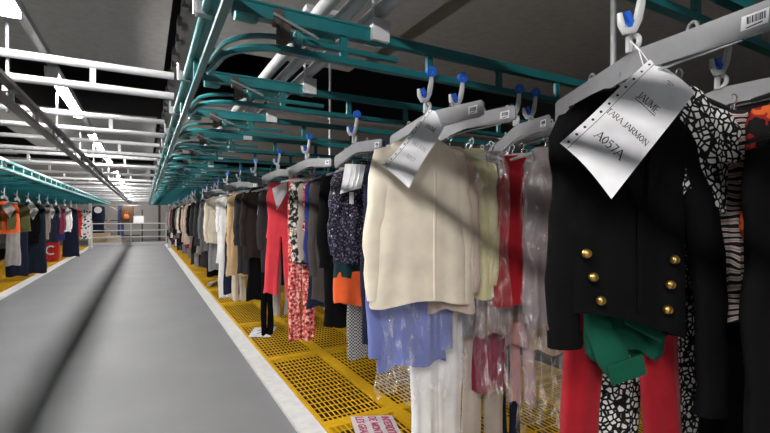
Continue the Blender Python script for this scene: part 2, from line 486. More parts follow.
def shell(prof, seed, amp=.012, nf=5, n=48, rows=26, hem=.012, edge=.006, z0=0.0):
    """an open hanging tube of cloth: profile rows are (depth, half width, half thickness, x shift)"""
    b = MB(); rnd = random.Random(seed); p = [rnd.uniform(0, 6.28) for _ in range(6)]
    prof = [tuple(q) + (0,) * (4 - len(q)) for q in prof]
    top, L = prof[0][0], prof[-1][0]
    zs = sorted(set([q[0] for q in prof] + [top + (L - top) * (i / rows) for i in range(rows + 1)]))
    zs = [z for i, z in enumerate(zs) if i == 0 or z - zs[i - 1] > 1e-4]
    for z in zs:
        t = (z - top) / (L - top)
        hw, ht, xs = interp(prof, z)
        A = amp * min(1, t * 1.25) ** 1.1
        for j in range(n):
            th = 2 * PI * j / n
            c, s = math.cos(th), math.sin(th)
            u = math.copysign(abs(c) ** .75, c); w = math.copysign(abs(s) ** .6, s)
            sg = 1 if s >= 0 else -1
            fall = max(0, 1 - abs(u) ** 3)
            ph = p[0] if sg > 0 else p[1]
            f = .55 * math.sin(u * nf * PI * .5 + ph + .8 * math.sin(z * 5 + p[2])) + .35 * math.sin(u * nf * PI * .93 + ph * 1.7 + z * 2.3) + .3 * noise.noise(Vector((u * 3 + seed, z * 7, sg)))
            y = w * ht + f * A * fall
            x = u * (hw + edge * math.sin(z * 13 + p[3] + (2 if u > 0 else 0)) * t) + xs + .35 * A * math.cos(u * nf * PI * .5 + ph)*fall
            zz = -z
            if t > .9: zz += hem * (t - .9) * 10 * math.sin(u * nf * .9 + p[4] + (1.2 if sg > 0 else 0))
            b.v.append(Vector((x, y, zz + z0 + .003 * noise.noise(Vector((u * 4, z * 16, seed))))))
    m = len(zs)
    for i in range(m - 1):
        for j in range(n):
            b.f.append([i * n + j, (i + 1) * n + j, (i + 1) * n + (j + 1) % n, i * n + (j + 1) % n])
    return b

def sleeve(sx, hw, top, L, r=.055, flat=.55, seed=0, out=.035, fwd=0.0, shrink=.75):
    rnd = random.Random(seed * 31 + (7 if sx > 0 else 3)); pts = []; rs = []
    K = 11
    for i in range(K + 1):
        t = i / K
        x = sx * (hw - r * .75 + out * math.sin(min(1, t * 1.6) * PI / 2) + .006 * math.sin(t * 9 + rnd.random() * 3))
        y = fwd * t + .004 * math.sin(t * 11 + rnd.random())
        z = -top - (L - top) * t
        pts.append((x, y, z)); rs.append(r * (1 - (1 - shrink) * t) * (1 + .07 * math.sin(t * 17 + rnd.random() * 6)) * (.8 if i == 0 else 1))
    b = MB(); n = 14
    for i, p in enumerate(pts):
        for j in range(n):
            a = 2 * PI * j / n
            b.v.append(Vector(p) + Vector((math.cos(a) * rs[i], math.sin(a) * rs[i] * flat, .25 * sx * -math.cos(a) * rs[i] * (1 - i / K))))
    for i in range(K):
        for j in range(n):
            b.f.append([i * n + j, (i + 1) * n + j, (i + 1) * n + (j + 1) % n, i * n + (j + 1) % n])
    b.f.append(list(range(n))); b.f.append([K * n + j for j in range(n)])
    return b

NECK = -.102     # neck of a garment below the carrier's reference height
def top_profile(kind, L, hw, ht, flare):
    if kind == 'coat':
        return [(0, .042, .016), (.012, .062, .02), (.045, hw * .60, ht * .8), (.09, hw * .82, ht), (.14, hw * .93, ht), (.3, hw * .94, ht * 1.05), (L * .7, hw * (.96 + flare * .5), ht * 1.1), (L, hw * (1 + flare), ht * 1.15)]
    if kind == 'dress':
        return [(0, hw * .5, .012), (.02, hw * .62, .016), (.1, hw * .66, ht * .8), (.18, hw * .85, ht), (.38, hw * .74, ht), (.6, hw * (.85 + flare * .4), ht * 1.1), (L, hw * (1 + flare), ht * 1.2)]
    if kind == 'skirt':
        return [(0, hw * .8, .012), (.03, hw * .82, .016), (L * .4, hw * .95, ht), (L, hw * (1 + flare), ht * 1.1)]

def fin(o, deg=60):
    return smooth_angle(o, deg)

def mk_top(name, mat, L, hw, ht=.026, flare=0.0, sl=None, seed=0, amp=.01, nf=5, sl_r=.05, sl_out=.03, big=False, kind='coat', fwd=0):
    o = fin(shell(top_profile(kind, L, hw, ht, flare), seed, amp, nf, 64 if big else 36, 34 if big else 18).build(name, mat))
    if sl:
        for sx in (-1, 1):
            fin(sleeve(sx, hw, .06, sl, sl_r, min(.6, ht / sl_r * 1.05), seed, sl_out, fwd).build('sleeve', mat, o))
    return o

def mk_trousers(name, mat, L, hw, ht=.022, seed=0, gap=.012, amp=.008, big=False, top=0.0):
    w = fin(shell([(top, hw * .85, .014), (top + .012, hw * .86, .017), (top + .05, hw * .88, .018)], seed, .002, 3, 32, 4).build(name, mat))
    lw = hw / 2 - gap / 2
    for sx in (-1, 1):
        pr = [(top + .045, hw * .43, .018, sx * hw * .43), (top + .22, lw, ht, sx * (hw * .5 + .0)), (L * .6, lw * .95, ht, sx * (hw * .5 + gap * .4)), (L, lw * 1.0, ht * 1.1, sx * (hw * .5 + gap))]
        fin(shell(pr, seed + (3 if sx > 0 else 0), amp, 3, 36 if big else 24, 26 if big else 14).build('leg', mat, w))
    return w

def mk_hanger(mat, hw=.19, trousers=False):
    b = MB()
    b.tube([(0, .0, -.088), (0, 0, -.07), (.006, 0, -.062), (.010, 0, -.052), (.006, 0, -.044), (-.002, 0, -.041), (-.0085, 0, -.046), (-.0095, 0, -.055)][::-1], .0022, 6)
    o = b.build('clothes_hanger', WIRE)
    if trousers:
        bb = MB(); bb.tube([(-hw * .8, 0, -.092), (hw * .8, 0, -.092)], .005, 6)
    else:
        bb = MB(); bb.tube([(-hw, 0, -.088 - hw * .36), (-hw * .5, 0, -.1 - hw * .12), (0, 0, -.092), (hw * .5, 0, -.1 - hw * .12), (hw, 0, -.088 - hw * .36)], [.006, .007, .007, .007, .006], 8)
    bb.build('shoulder_bar', mat, o)
    return o
HANG = {}
def hang(o, pos, rz, label, cat, group, short, hanger=True, hmat=None, z=1.82, tilt=0.0, dx=0.0):
    """put a garment (origin at its neck) under a carrier wire"""
    pos = (pos[0] + dx * math.cos(rz), pos[1] + dx * math.sin(rz)); o.location = (pos[0], pos[1], z + NECK); o.rotation_euler = (0, tilt, rz)
    tag(o, label, cat, group)
    if hanger:
        key = (hmat or CLEAR_PL).name
        if key not in HANG: HANG[key] = mk_hanger(hmat or CLEAR_PL, .15); h = HANG[key]
        else: h = copy_tree(HANG[key])
        h.location = (pos[0], pos[1], z - .012); h.rotation_euler = (0, 0, rz)
        tag(h, f'wire hook hanger that holds up the {short}', 'hanger', 'clothes hangers')
    return o

F = fabric
BLACK = F((.0055, .0055, .006)); NAVY = F((.012, .016, .04)); CHAR = F((.035, .034, .036)); CREAM = F((.86, .78, .64)); RED = F((.34, .009, .018))
GREEN = F((.006, .085, .05)); WHITE = F((.88, .87, .86)); BLUE = F((.17, .21, .5)); TAN = F((.56, .38, .2)); TAUPE = F((.22, .18, .155)); CORAL = F((.80, .06, .085))
BEIGE = F((.55, .42, .34)); BROWN = F((.03, .02, .018)); PALEY = F((.66, .62, .32)); MAUVE = F((.36, .29, .29)); PINK = F((.62, .34, .33)); BURG = F((.2, .015, .045))
GREY = F((.25, .25, .26)); ORANGE = F((.8, .12, .03)); OLIVE = F((.10, .095, .035)); PETROL = F((.01, .04, .045)); ROYAL = F((.022, .032, .15)); STONE = F((.46, .40, .35))

# ================================================================== first lane: black jacket carrier
A0 = R(20)
c0 = (1.07, .65, A0)
place_carrier(*c0, 'large grey carrier plate over the black jacket with gold buttons')
RZ = -A0
# jacket
J = fin(shell([(0, .06, .02), (.012, .085, .03), (.04, .135, .036), (.07, .165, .04), (.1, .178, .042), (.3, .168, .045), (.45, .165, .042), (.50, .165, .044), (.575, .168, .044)], 5, .008, 4, 72, 40, hem=.006).build('jacket', BLACK))
for v_ in J.data.vertices:
    t_ = max(0, min(1, (-v_.co.z - .36) / .2)); u_ = max(0, min(1, (v_.co.x + .02) / .17)); v_.co.z -= .075 * t_ * u_
for sx in (-1, 1):
    s_ = fin(sleeve(sx, .176, .06, .65 if sx < 0 else .85, .055, .62, 4, .03 if sx < 0 else .125).build('sleeve', BLACK, J))
    cf = MB(); x = sx * (.176 - .055 * .75 + (.03 if sx < 0 else .125))
    cf.tube([(x, 0, -(.62 if sx < 0 else .82)), (x, 0, -(.66 if sx < 0 else .86))], .046, 14, .62, cap=False); fin(cf.build('cuff', BLACK, s_))
col = MB()
for sx in (-1, 1):
    col.prism([(sx * .012, -.30), (sx * .075, -.16), (sx * .085, -.06), (sx * .06, -.005), (sx * .035, -.02), (sx * .03, -.12)][::sx], (1, 0, .0), (0, .03, 1), (0, -.056, 0), .006)
col.build('lapel', BLACK, J)
MB().box((.004, -.052, -.43), (.012, .006, .27)).build('placket', BLACK, J)
for bx, bz in ((-.138, -.418), (-.120, -.476), (-.100, -.534), (.104, -.437), (.092, -.500), (.084, -.562)):
    btn = MB().disc((bx, -.0545, bz), (0, -1, 0), .0115, .012, 16, dome=1); smooth_angle(btn.build('gold_button', GOLD, J), 50)
    MB().tube([(bx + .008 * math.cos(a), -.0585, bz + .008 * math.sin(a)) for a in [2 * PI * i / 12 for i in range(12)]], .0012, 5, 1, True).build('button_rim', GOLD, J)
hang(J, on(c0, .045), RZ, 'black jacket with six gold buttons on its front', 'jacket', 'garments on the black jacket carrier', 'black jacket with gold buttons', hmat=BLACK_PL, z=1.85, dx=.004)
# green blouse, bunched
G = fin(shell([(0, .05, .012), (.012, .07, .014), (.06, .13, .016), (.25, .12, .016), (.5, .11, .018), (.6, .125, .026), (.68, .122, .032), (.72, .115, .032), (.735, .10, .026)], 21, .012, 4, 56, 36, hem=.02).build('blouse', GREEN))
def strip(pts, hwid, thick, seed, n=14):
    pr = MB(); P = [Vector(p) for p in pts]; K = len(P)
    rnd = random.Random(seed)
    pr.tube(P, [hwid * (.9 + .15 * math.sin(i * 1.9 + seed)) for i in range(K)], n, thick / hwid)
    return pr
sv = fin(strip([(-.13, -.03, -.5), (-.125, -.045, -.58), (-.11, -.056, -.66), (-.08, -.06, -.72), (-.05, -.06, -.765)], .046, .016, 2).build('sleeve', GREEN, G))
sv2 = fin(strip([(.05, -.04, -.5), (.03, -.05, -.58), (-.01, -.06, -.62), (.06, -.062, -.66), (.1, -.055, -.62)], .036, .015, 4).build('sleeve', GREEN, G))
MB().box((.058, -.083, -.622), (.1, .006, .052), Matrix.Rotation(R(12), 3, 'Y')).build('cuff', GREEN, sv2)
smooth_angle(MB().disc((.085, -.088, -.632), (0, -1, 0), .005, .003, 10).build('button', GREEN, sv2))
MB().box((-.05, -.079, -.752), (.105, .006, .055), Matrix.Rotation(R(-14), 3, 'Y')).build('cuff', GREEN, sv)
hang(G, on(c0, .15), RZ, 'dark green blouse bunched up below the hem of the black jacket', 'blouse', 'garments on the black jacket carrier', 'dark green blouse', hmat=BLACK_PL, z=1.865, dx=.085)
# red trousers
T = mk_trousers('trousers', RED, 1.25, .19, .026, 8, gap=.07, amp=.01, big=True)
hang(T, on(c0, .19), RZ, 'bright red trousers hanging behind the black jacket and green blouse', 'trousers', 'garments on the black jacket carrier', 'bright red trousers', hmat=BLACK_PL, dx=.11)
T = mk_trousers('trousers', printed('pebble'), 1.3, .185, .028, 12, gap=.035, amp=.01, big=True)
hang(T, (on(c0, .26)[0] + .085, on(c0, .26)[1] - .03), RZ, 'black trousers with white heart print beside the red trousers', 'trousers', 'garments on the black jacket carrier', 'heart print trousers', hmat=BLACK_PL, dx=.165)

# second carrier on the first lane
c0b = (1.62, .70, R(20))
place_carrier(*c0b, 'grey carrier plate behind and beside the black jacket, cut by the picture edge')
HP, ZP, KP, BP = (1.240, .632), (1.46, .60), (1.545, .485), (1.363, .447)
D = mk_top('blouse', printed('pebble'), .25, .15, .024, -.1, .2, 31, .008, 5, .05, big=True)
hang(D, HP, RZ, 'black and white heart print blouse peeking out beside the black jacket shoulder', 'blouse', 'garments beside the black jacket', 'heart print blouse', hmat=BLACK_PL, z=1.865)
D = mk_top('dress', printed('zebra'), .60, .075, .024, 0, None, 32, .01, 5, kind='dress', big=True)
hang(D, ZP, RZ, 'black and white striped dress with pink, seen as a strip beside the jacket', 'dress', 'garments beside the black jacket', 'striped dress', hmat=BLACK_PL)
D = mk_top('dress', BLACK, 1.35, .12, .024, .1, None, 36, .014, 5, kind='dress', big=True)
hang(D, (1.60, .66), RZ, 'long plain black dress behind the striped dress beside the jacket', 'dress', 'garments beside the black jacket', 'long plain black dress', hmat=BLACK_PL)
D = mk_top('robe', printed('kimono'), .42, .14, .024, 0, .5, 33, .01, 5, .06, big=True)
hang(D, KP, RZ, 'black robe with red and orange flowers at the edge of the picture', 'robe', 'garments beside the black jacket', 'flowered robe', hmat=BLACK_PL, z=1.88)
D = mk_top('coat', BLACK, 1.25, .135, .026, .4, .7, 34, .014, 5, .05, .02, big=True)
hang(D, BP, RZ, 'long black coat at the picture edge beside the gold buttoned jacket', 'coat', 'garments beside the black jacket', 'long black coat', hmat=BLACK_PL, z=1.75, dx=.03)

# ================================================================== paper sheets and lettering
GL = {
 'A': [((0, 0), (.36, 1), .07), ((.36, 1), (.74, 0), .13), ((.14, .36), (.58, .36), .06)],
 'D': [((.12, 0), (.12, 1), .13), ((.12, 1), (.4, 1), .06), ((.4, 1), (.66, .75), .12), ((.66, .75), (.66, .25), .13), ((.66, .25), (.4, 0), .12), ((.4, 0), (.12, 0), .06)],
 'E': [((.12, 0), (.12, 1), .13), ((.12, .97), (.58, .97), .07), ((.12, .5), (.48, .5), .06), ((.12, .03), (.6, .03), .07)],
 'G': [((.66, .8), (.42, 1), .08), ((.42, 1), (.14, .78), .11), ((.14, .78), (.1, .4), .13), ((.1, .4), (.3, .02), .12), ((.3, .02), (.66, .08), .08), ((.66, .08), (.66, .42), .12), ((.66, .42), (.45, .42), .06)],
 'I': [((.16, 0), (.16, 1), .13)],
 'J': [((.3, 1), (.3, .15), .13), ((.3, .15), (.16, -.08), .1), ((.16, -.08), (.0, .0), .09)],
 'L': [((.12, 0), (.12, 1), .13), ((.12, .03), (.58, .03), .07)],
 'M': [((.1, 0), (.1, 1), .07), ((.1, 1), (.44, .08), .13), ((.44, .08), (.78, 1), .06), ((.78, 1), (.78, 0), .13)],
 'N': [((.1, 0), (.1, 1), .07), ((.1, 1), (.66, 0), .13), ((.66, 0), (.66, 1), .07)],
 'O': [((.38, 1), (.12, .75), .1), ((.12, .75), (.12, .25), .13), ((.12, .25), (.38, 0), .1), ((.38, 0), (.64, .25), .1), ((.64, .25), (.64, .75), .13), ((.64, .75), (.38, 1), .1)],
 'R': [((.12, 0), (.12, 1), .13), ((.12, .97), (.45, .97), .06), ((.45, .97), (.58, .75), .12), ((.58, .75), (.42, .5), .1), ((.42, .5), (.12, .5), .06), ((.36, .5), (.68, 0), .13)],
 'S': [((.52, .82), (.32, 1), .08), ((.32, 1), (.1, .78), .11), ((.1, .78), (.5, .3), .13), ((.5, .3), (.3, 0), .11), ((.3, 0), (.06, .16), .08)],
 'T': [((.34, 0), (.34, 1), .13), ((.02, .97), (.66, .97), .07)],
 'U': [((.12, 1), (.12, .25), .13), ((.12, .25), (.36, 0), .1), ((.36, 0), (.62, .25), .08), ((.62, .25), (.62, 1), .07)],
 '0': [((.28, 1), (.08, .7), .09), ((.08, .7), (.08, .3), .12), ((.08, .3), (.28, 0), .09), ((.28, 0), (.48, .3), .09), ((.48, .3), (.48, .7), .12), ((.48, .7), (.28, 1), .09)],
 '5': [((.46, .96), (.14, .96), .1), ((.14, .96), (.1, .58), .06), ((.1, .58), (.36, .6), .09), ((.36, .6), (.48, .32), .12), ((.48, .32), (.3, .02), .1), ((.3, .02), (.06, .06), .08)],
 '7': [((.06, .96), (.5, .96), .1), ((.5, .96), (.2, 0), .1)],
}
ADV = {'I': .34, 'J': .46, 'M': .92, 'O': .78, 'N': .8, 'A': .78, ' ': .35, '0': .58, '5': .58, '7': .56, 'E': .68, 'L': .62, 'S': .62, 'D': .8, 'G': .8, 'R': .74, 'T': .7, 'U': .76}
SER = {'A': [(0, 0), (.74, 0)], 'D': [(.05, 0), (.05, 1)], 'E': [], 'I': [(.16, 0), (.16, 1)], 'J': [(.3, 1)], 'L': [(.12, 1)], 'M': [(.1, 0), (.78, 0), (.1, 1), (.78, 1)], 'N': [(.1, 0), (.1, 1), (.66, 1)],
       'R': [(.12, 0), (.68, 0)], 'T': [(.34, 0)], 'U': [(.12, 1), (.62, 1)]}
def lettering(text, h, ox, oy, fn, serif=True, bold=1.0):
    """strokes of TEXT with cap height h, start (ox, oy) in sheet metres; fn maps (x, y, lift) to space"""
    b = MB(); x = 0
    def quad(p, q, w):
        d = Vector((q[0] - p[0], q[1] - p[1])); L = d.length
        if L < 1e-6: return
        d /= L; nrm = Vector((-d.y, d.x)) * w * .5; e = d * w * .15
        c = [Vector(p) - e + nrm, Vector(p) - e - nrm, Vector(q) + e - nrm, Vector(q) + e + nrm]
        i = len(b.v)
        for lift in (.0006, .0009):
            for v in c: b.v.append(fn(ox + (x + v.x) * h, oy + v.y * h, lift))
        for f in ((0, 1, 2, 3), (7, 6, 5, 4), (0, 4, 5, 1), (1, 5, 6, 2), (2, 6, 7, 3), (3, 7, 4, 0)): b.f.append([i + k for k in f])
    for ch in text:
        for (p, q, w) in GL.get(ch, []): quad(p, q, w * bold if serif else .15 * bold)
        if serif:
            for (px, py) in SER.get(ch, []): quad((px - .12, py + (.025 if py == 0 else -.025)), (px + .12, py + (.025 if py == 0 else -.025)), .05)
        x += ADV.get(ch, .7)
    return b, x * h
def sheet(name, TL, TR, BR, BL, bulge, toward, nu=10, nv=14):
    TL, TR, BR, BL = map(Vector, (TL, TR, BR, BL))
    W = ((TR - TL).length + (BR - BL).length) / 2; H = ((BL - TL).length + (BR - TR).length) / 2
    N = (TR - TL).cross(BL - TL).normalized()
    if N.dot(Vector(toward) - TL) < 0: N = -N
    def fn(x, y, lift=0.0):     # x from left, y from bottom
        u = x / W; v = 1 - y / H
        p = (TL * (1 - u) + TR * u) * (1 - v) + (BL * (1 - u) + BR * u) * v
        return p + N * (bulge * math.sin(PI * u) * (0.4 + .6 * v) + .004 * math.sin(v * 7 + u * 3) + lift)
    b = MB()
    for lift in (0, -.0008):
        for j in range(nv + 1):
            for i in range(nu + 1): b.v.append(fn(W * i / nu, H * (1 - j / nv), lift))
    st = (nu + 1) * (nv + 1)
    for j in range(nv):
        for i in range(nu):
            q = [j * (nu + 1) + i, j * (nu + 1) + i + 1, (j + 1) * (nu + 1) + i + 1, (j + 1) * (nu + 1) + i]
            b.f.append(q); b.f.append([k + st for k in q][::-1])
    o = smooth_angle(b.build(name, PAPER), 60)
    return o, fn, W, H
def hole_strip(fn, W, H, parent, n=11):
    b = MB()
    for i in range(n):
        y = H * (.05 + .9 * i / (n - 1))
        c = fn(.011, y, .0012); ex = fn(.0145, y, .0012) - c; ey = fn(.011, y + .0035, .0012) - c
        k = len(b.v)
        b.v += [c + ex * math.cos(a) + ey * math.sin(a) for a in [2 * PI * q / 12 for q in range(12)]]
        b.f.append([k + q for q in range(12)])
    b.build('punched_hole', INK, parent)
    l = MB(); k = [fn(.02, H * i / 14, .0009) for i in range(15)]; l.tube(k, .0007, 4); l.build('pocket_seam', INK, parent)

CAMP = (0, 0, 1.42)
o, fn, W, H = sheet('paper_sheet', (1.047, .599, 1.792), (1.074, .515, 1.697), (.865, .574, 1.458), (.824, .672, 1.585), .01, CAMP)
hole_strip(fn, W, H, o)
h = .0205
for tx, yy, x0, hh in (('JAUME', .73, .40, .0175), ('TARA JARMON', .48, .20, .0152), ('A057A', .285, .30, .0225)):
    L_, w_ = lettering(tx, hh, 0, 0, lambda x, y, l: Vector((0, 0, 0)))
    b, w_ = lettering(tx, hh, W * .5 - w_ * .5 + .004, H * yy - hh, fn); b.build('printed_line', INK, o)
    if tx == 'JAUME':
        u = MB(); u.tube([fn(W * .5 - w_ * .5 + .004 + w_ * i / 8, H * yy - hh - .005, .0008) for i in range(9)], .0007, 4); u.build('underline', INK, o)
u = MB()
for i in range(3): u.tube([fn(W * .52 + .004 * i, H * .925 - .005 * i, .0008), fn(W * .66 - .006 * i, H * .925 - .005 * i, .0008)], .0009, 4)
u.build('printed_mark', plain('pale_ink', (.4, .4, .45), .6), o)
st = MB(); st.tube([(1.045, .645, 1.852), (1.046, .62, 1.82), (1.046, .601, 1.786)], .0014, 5); st.tube([(1.045, .645, 1.852), (1.038, .62, 1.82), (1.034, .606, 1.776)], .0014, 5); st.build('string', WHITE_PL, o)
tag(o, 'large white paper sheet printed in black, tied in front of the black jacket', 'paper', 'paper sheets tied to the carriers')

o, fn, W, H = sheet('paper_sheet', (.975, 1.403, 1.838), (.996, 1.313, 1.787), (.838, 1.34, 1.525), (.79, 1.449, 1.612), .008, CAMP)
hole_strip(fn, W, H, o)
GINK = plain('pale_ink', (.4, .4, .45), .6)
for tx, yy, hh in (('JAUME', .80, .016), ('MELTON', .52, .016), ('A057', .33, .018)):
    L_, w_ = lettering(tx, hh, 0, 0, lambda x, y, l: Vector((0, 0, 0)))
    b, w_ = lettering(tx, hh, W * .5 - w_ * .5 + .012, H * yy - hh, fn); b.build('printed_line', GINK if yy < .7 else INK, o)
st = MB(); st.tube([(.975, 1.425, 1.852), (.972, 1.41, 1.80)], .0014, 5); st.build('string', WHITE_PL, o)
tag(o, 'white paper sheet tied in front of the cream cardigan', 'paper', 'paper sheets tied to the carriers')

# ================================================================== second lane: cream cardigan carrier
A1 = R(5)
c1 = (.985, 1.43, A1)
place_carrier(*c1, 'grey carrier plate with barcode over the cream cardigan')
GRP = 'garments on the cream cardigan carrier'
C1 = fin(shell([(0, .06, .02), (.012, .082, .028), (.035, .122, .034), (.065, .16, .038), (.1, .182, .04), (.16, .192, .041), (.3, .192, .042), (.52, .2, .042), (.68, .215, .044)], 14, .0085, 4, 80, 42, hem=.012).build('cardigan', CREAM))
for sx in (-1, 1): fin(sleeve(sx, .19, .055, .66 if sx < 0 else .70, .054, .62, 9, .05).build('sleeve', CREAM, C1))
pts = [(.02 + .03 * (1 - t) + .02 * t * t, -.026 - .022 * min(1, t * 3), -.01 - .655 * t) for t in [i / 14 for i in range(15)]]
fin(MB().tube(pts, .007, 8, .5).build('front_band', CREAM, C1))
hang(C1, on(c1, .06), R(-9), 'cream cardigan hanging in front with a paper sheet at its neck', 'cardigan', GRP, 'cream cardigan', z=1.852)
B1 = mk_top('blouse', BLUE, .93, .17, .022, -.05, .88, 41, .016, 6, .05, .03, True)
hang(B1, on(c1, .145), R(-7), 'periwinkle blue blouse under clear plastic, showing below the cream cardigan', 'blouse', GRP, 'periwinkle blue blouse')
W1 = mk_trousers('trousers', WHITE, 1.5, .132, .03, 17, gap=-.012, amp=.014, big=True)
hang(W1, (on(c1, .215)[0] + .155, on(c1, .215)[1] - .03), R(-5), 'long white trousers hanging below the blue blouse', 'trousers', GRP, 'long white trousers')
N1 = mk_top('jacket', NAVY, .84, .19, .02, 0, .86, 18, .01, 5, .045, .03)
hang(N1, (on(c1, .28)[0] + .05, on(c1, .28)[1]), R(-5), 'navy jacket whose sleeve shows behind the blue blouse', 'jacket', GRP, 'navy jacket behind the blue blouse')
def cover(name, L, hw, ht, seed, pos, rz, label, group, z=1.82):
    b = shell([(0, .02, .01), (.015, .07, .03), (.06, hw * .85, ht * .9), (.1, hw, ht), (L * .5, hw * 1.02, ht * 1.1), (L, hw * 1.06, ht * 1.2)], seed, .02, 9, 96, 46, hem=.03, edge=.012)
    o = fin(b.build(name, film())); o.location = (pos[0], pos[1], z + NECK + .01); o.rotation_euler = (0, 0, rz)
    return tag(o, label, 'plastic cover', group)
PC = 'clear plastic garment covers'
cover('plastic_cover', 1.06, .205, .052, 51, (on(c1, .15)[0] + .055, on(c1, .15)[1]), R(-7), 'clear plastic cover hanging below the cream cardigan over the blue blouse', PC)

# further carriers on the same lane, turned toward the camera
c1b = (1.14, 1.43, R(7)); c1c = (1.47, 1.43, R(27)); c1d = (1.57, 1.43, R(22))
place_carrier(*c1d, 'grey carrier plate fourth on the cream cardigan rail, behind the third')
place_carrier(*c1b, 'grey carrier plate behind the cream cardigan carrier, second on its rail')
place_carrier(*c1c, 'grey carrier plate third on the cream cardigan rail, beside the jacket paper')
GR2 = 'garments packed beside the cream cardigan'
VD = R(-30)
def g(o, x, y, rz, label, cat, group, short, **k): return hang(o, (x, y), rz, label, cat, group, short, **k)
g(mk_top('blouse', F((.62, .50, .42)), .70, .105, .02, 0, .62, 61, .01, 4, .04, .02, True), 1.142, 1.494, VD, 'pale beige blouse squeezed against the cream cardigan', 'blouse', GR2, 'pale beige blouse')
g(mk_top('blouse', PALEY, .65, .095, .022, .05, .6, 62, .012, 4, .042, .02, True), 1.264, 1.495, VD, 'pale yellow green blouse beside the cream cardigan', 'blouse', GR2, 'pale yellow green blouse')
g(mk_top('cardigan', F((.25, .17, .145)), .84, .075, .02, 0, .7, 63, .01, 4, .035, .01, True), 1.395, 1.515, R(-38), 'brown cardigan under film between the yellow blouse and red top', 'cardigan', GR2, 'brown cardigan under film')
g(mk_top('tunic', RED, .66, .072, .024, .2, None, 64, .01, 4, big=True), 1.42, 1.41, R(-38), 'red tunic hanging between the brown and mauve garments', 'tunic', GR2, 'red tunic', z=1.79)
g(mk_top('coat', MAUVE, .79, .10, .022, 0, .75, 65, .012, 4, .045, .02, True), 1.564, 1.49, R(-40), 'taupe mauve coat under film behind the red tunic', 'coat', GR2, 'taupe mauve coat')
g(mk_top('coat', F((.30, .24, .245)), .77, .078, .025, 0, .76, 66, .012, 4, .045, .015, True), 1.52, 1.315, R(-35), 'greyish mauve coat under film next to the black jacket sleeve', 'coat', GR2, 'greyish mauve coat')
g(mk_top('skirt', GREY, .85, .06, .02, .05, None, 67, .01, 4, kind='dress'), 1.34, 1.61, VD, 'grey dress whose hem shows below the pale yellow green blouse', 'dress', GR2, 'grey dress')
g(mk_top('dress', PINK, .92, .085, .02, .1, None, 68, .012, 4, kind='dress'), 1.535, 1.56, R(-38), 'dusty pink dress whose hem shows below the red tunic', 'dress', GR2, 'dusty pink dress')
g(mk_trousers('trousers', F((.6, .36, .36)), 1.21, .062, .022, 69, .004), 1.626, 1.55, R(-40), 'pale pink trousers under film below the mauve coats', 'trousers', GR2, 'pale pink trousers')
g(mk_top('dress', BURG, 1.12, .075, .022, .05, None, 70, .012, 4, kind='dress'), 1.43, 1.57, VD, 'burgundy dress under film beside the white trousers', 'dress', GR2, 'burgundy dress')
g(mk_trousers('trousers', NAVY, 1.55, .055, .022, 71, .004), 1.58, 1.60, R(-38), 'long navy trousers between the beige and the pale pink trousers', 'trousers', GR2, 'long navy trousers')
g(mk_trousers('trousers', STONE, 1.53, .10, .022, 72, .006), 1.433, 1.62, VD, 'long beige trousers beside the white trousers', 'trousers', GR2, 'long beige trousers')
g(mk_top('coat', TAN, .95, .08, .022, 0, .6, 73, .01, 4), 1.70, 1.458, R(-42), 'tan coat tucked behind the greyish mauve coat', 'coat', GR2, 'tan coat behind the mauve coat')
cover('plastic_cover', .80, .10, .035, 52, (1.29, 1.437), VD, 'clear plastic cover over the pale yellow green blouse', PC)
cover('plastic_cover', 1.22, .115, .045, 53, (1.53, 1.31), R(-36), 'clear plastic cover over the mauve coats', PC)
cover('plastic_cover', 1.14, .085, .035, 54, (1.42, 1.53), VD, 'clear plastic cover over the burgundy dress', PC)

# ================================================================== third lane
place_carrier(1.03, 2.21, R(4), 'grey carrier plate over the sequinned blouse')
GR = 'garments on the sequinned blouse carrier'
g(mk_top('blouse', printed('sequin'), .55, .175, .024, .05, .5, 81, .012, 6, .05, .03, True), 1.042, 2.086, R(-14), 'dark sequinned blouse hanging beside the cream cardigan', 'blouse', GR, 'dark sequinned blouse')
d = mk_top('dress', PETROL, .64, .15, .024, .06, None, 82, .01, 5, big=True)
hp = fin(shell([(.60, .155, .0275), (.64, .162, .029), (.78, .165, .03)], 82, .012, 5, 48, 8).build('hem_panel', ORANGE, d))
g(d, 1.062, 2.185, R(-12), 'dark petrol dress with a bright orange hem band', 'dress', GR, 'petrol dress with orange hem')
g(mk_trousers('trousers', printed('weave'), 1.11, .145, .024, 83, .0), 1.158, 2.262, R(-12), 'grey patterned trousers showing below the orange hem', 'trousers', GR, 'grey patterned trousers')
g(mk_top('coat', BLACK, .95, .17, .022, 0, .6, 84), 1.09, 2.40, R(-8), 'black coat behind the sequinned blouse', 'coat', GR, 'black coat behind the sequins')
b = MB()
o, fn, W, H = sheet('plastic_bag', (.897, 2.045, 1.689), (.988, 1.995, 1.684), (.965, 2.0, 1.565), (.870, 2.052, 1.534), .012, CAMP)
o.data.materials[0] = WHITE_PL
u = MB()
for q in (.3, .55, .75): u.tube([fn(W * q, H * .1, .001), fn(W * (q + .05), H * .55, .004), fn(W * q, H * .95, .001)], .003, 5)
u.build('fold_line', WHITE_PL, o)
MB().box((.925, 2.03, 1.515), (.022, .002, .06), Matrix.Rotation(R(-20), 3, 'Z')).build('hang_tag', PAPER, o)
tag(o, 'small white plastic bag tied above the sequinned blouse', 'bag')

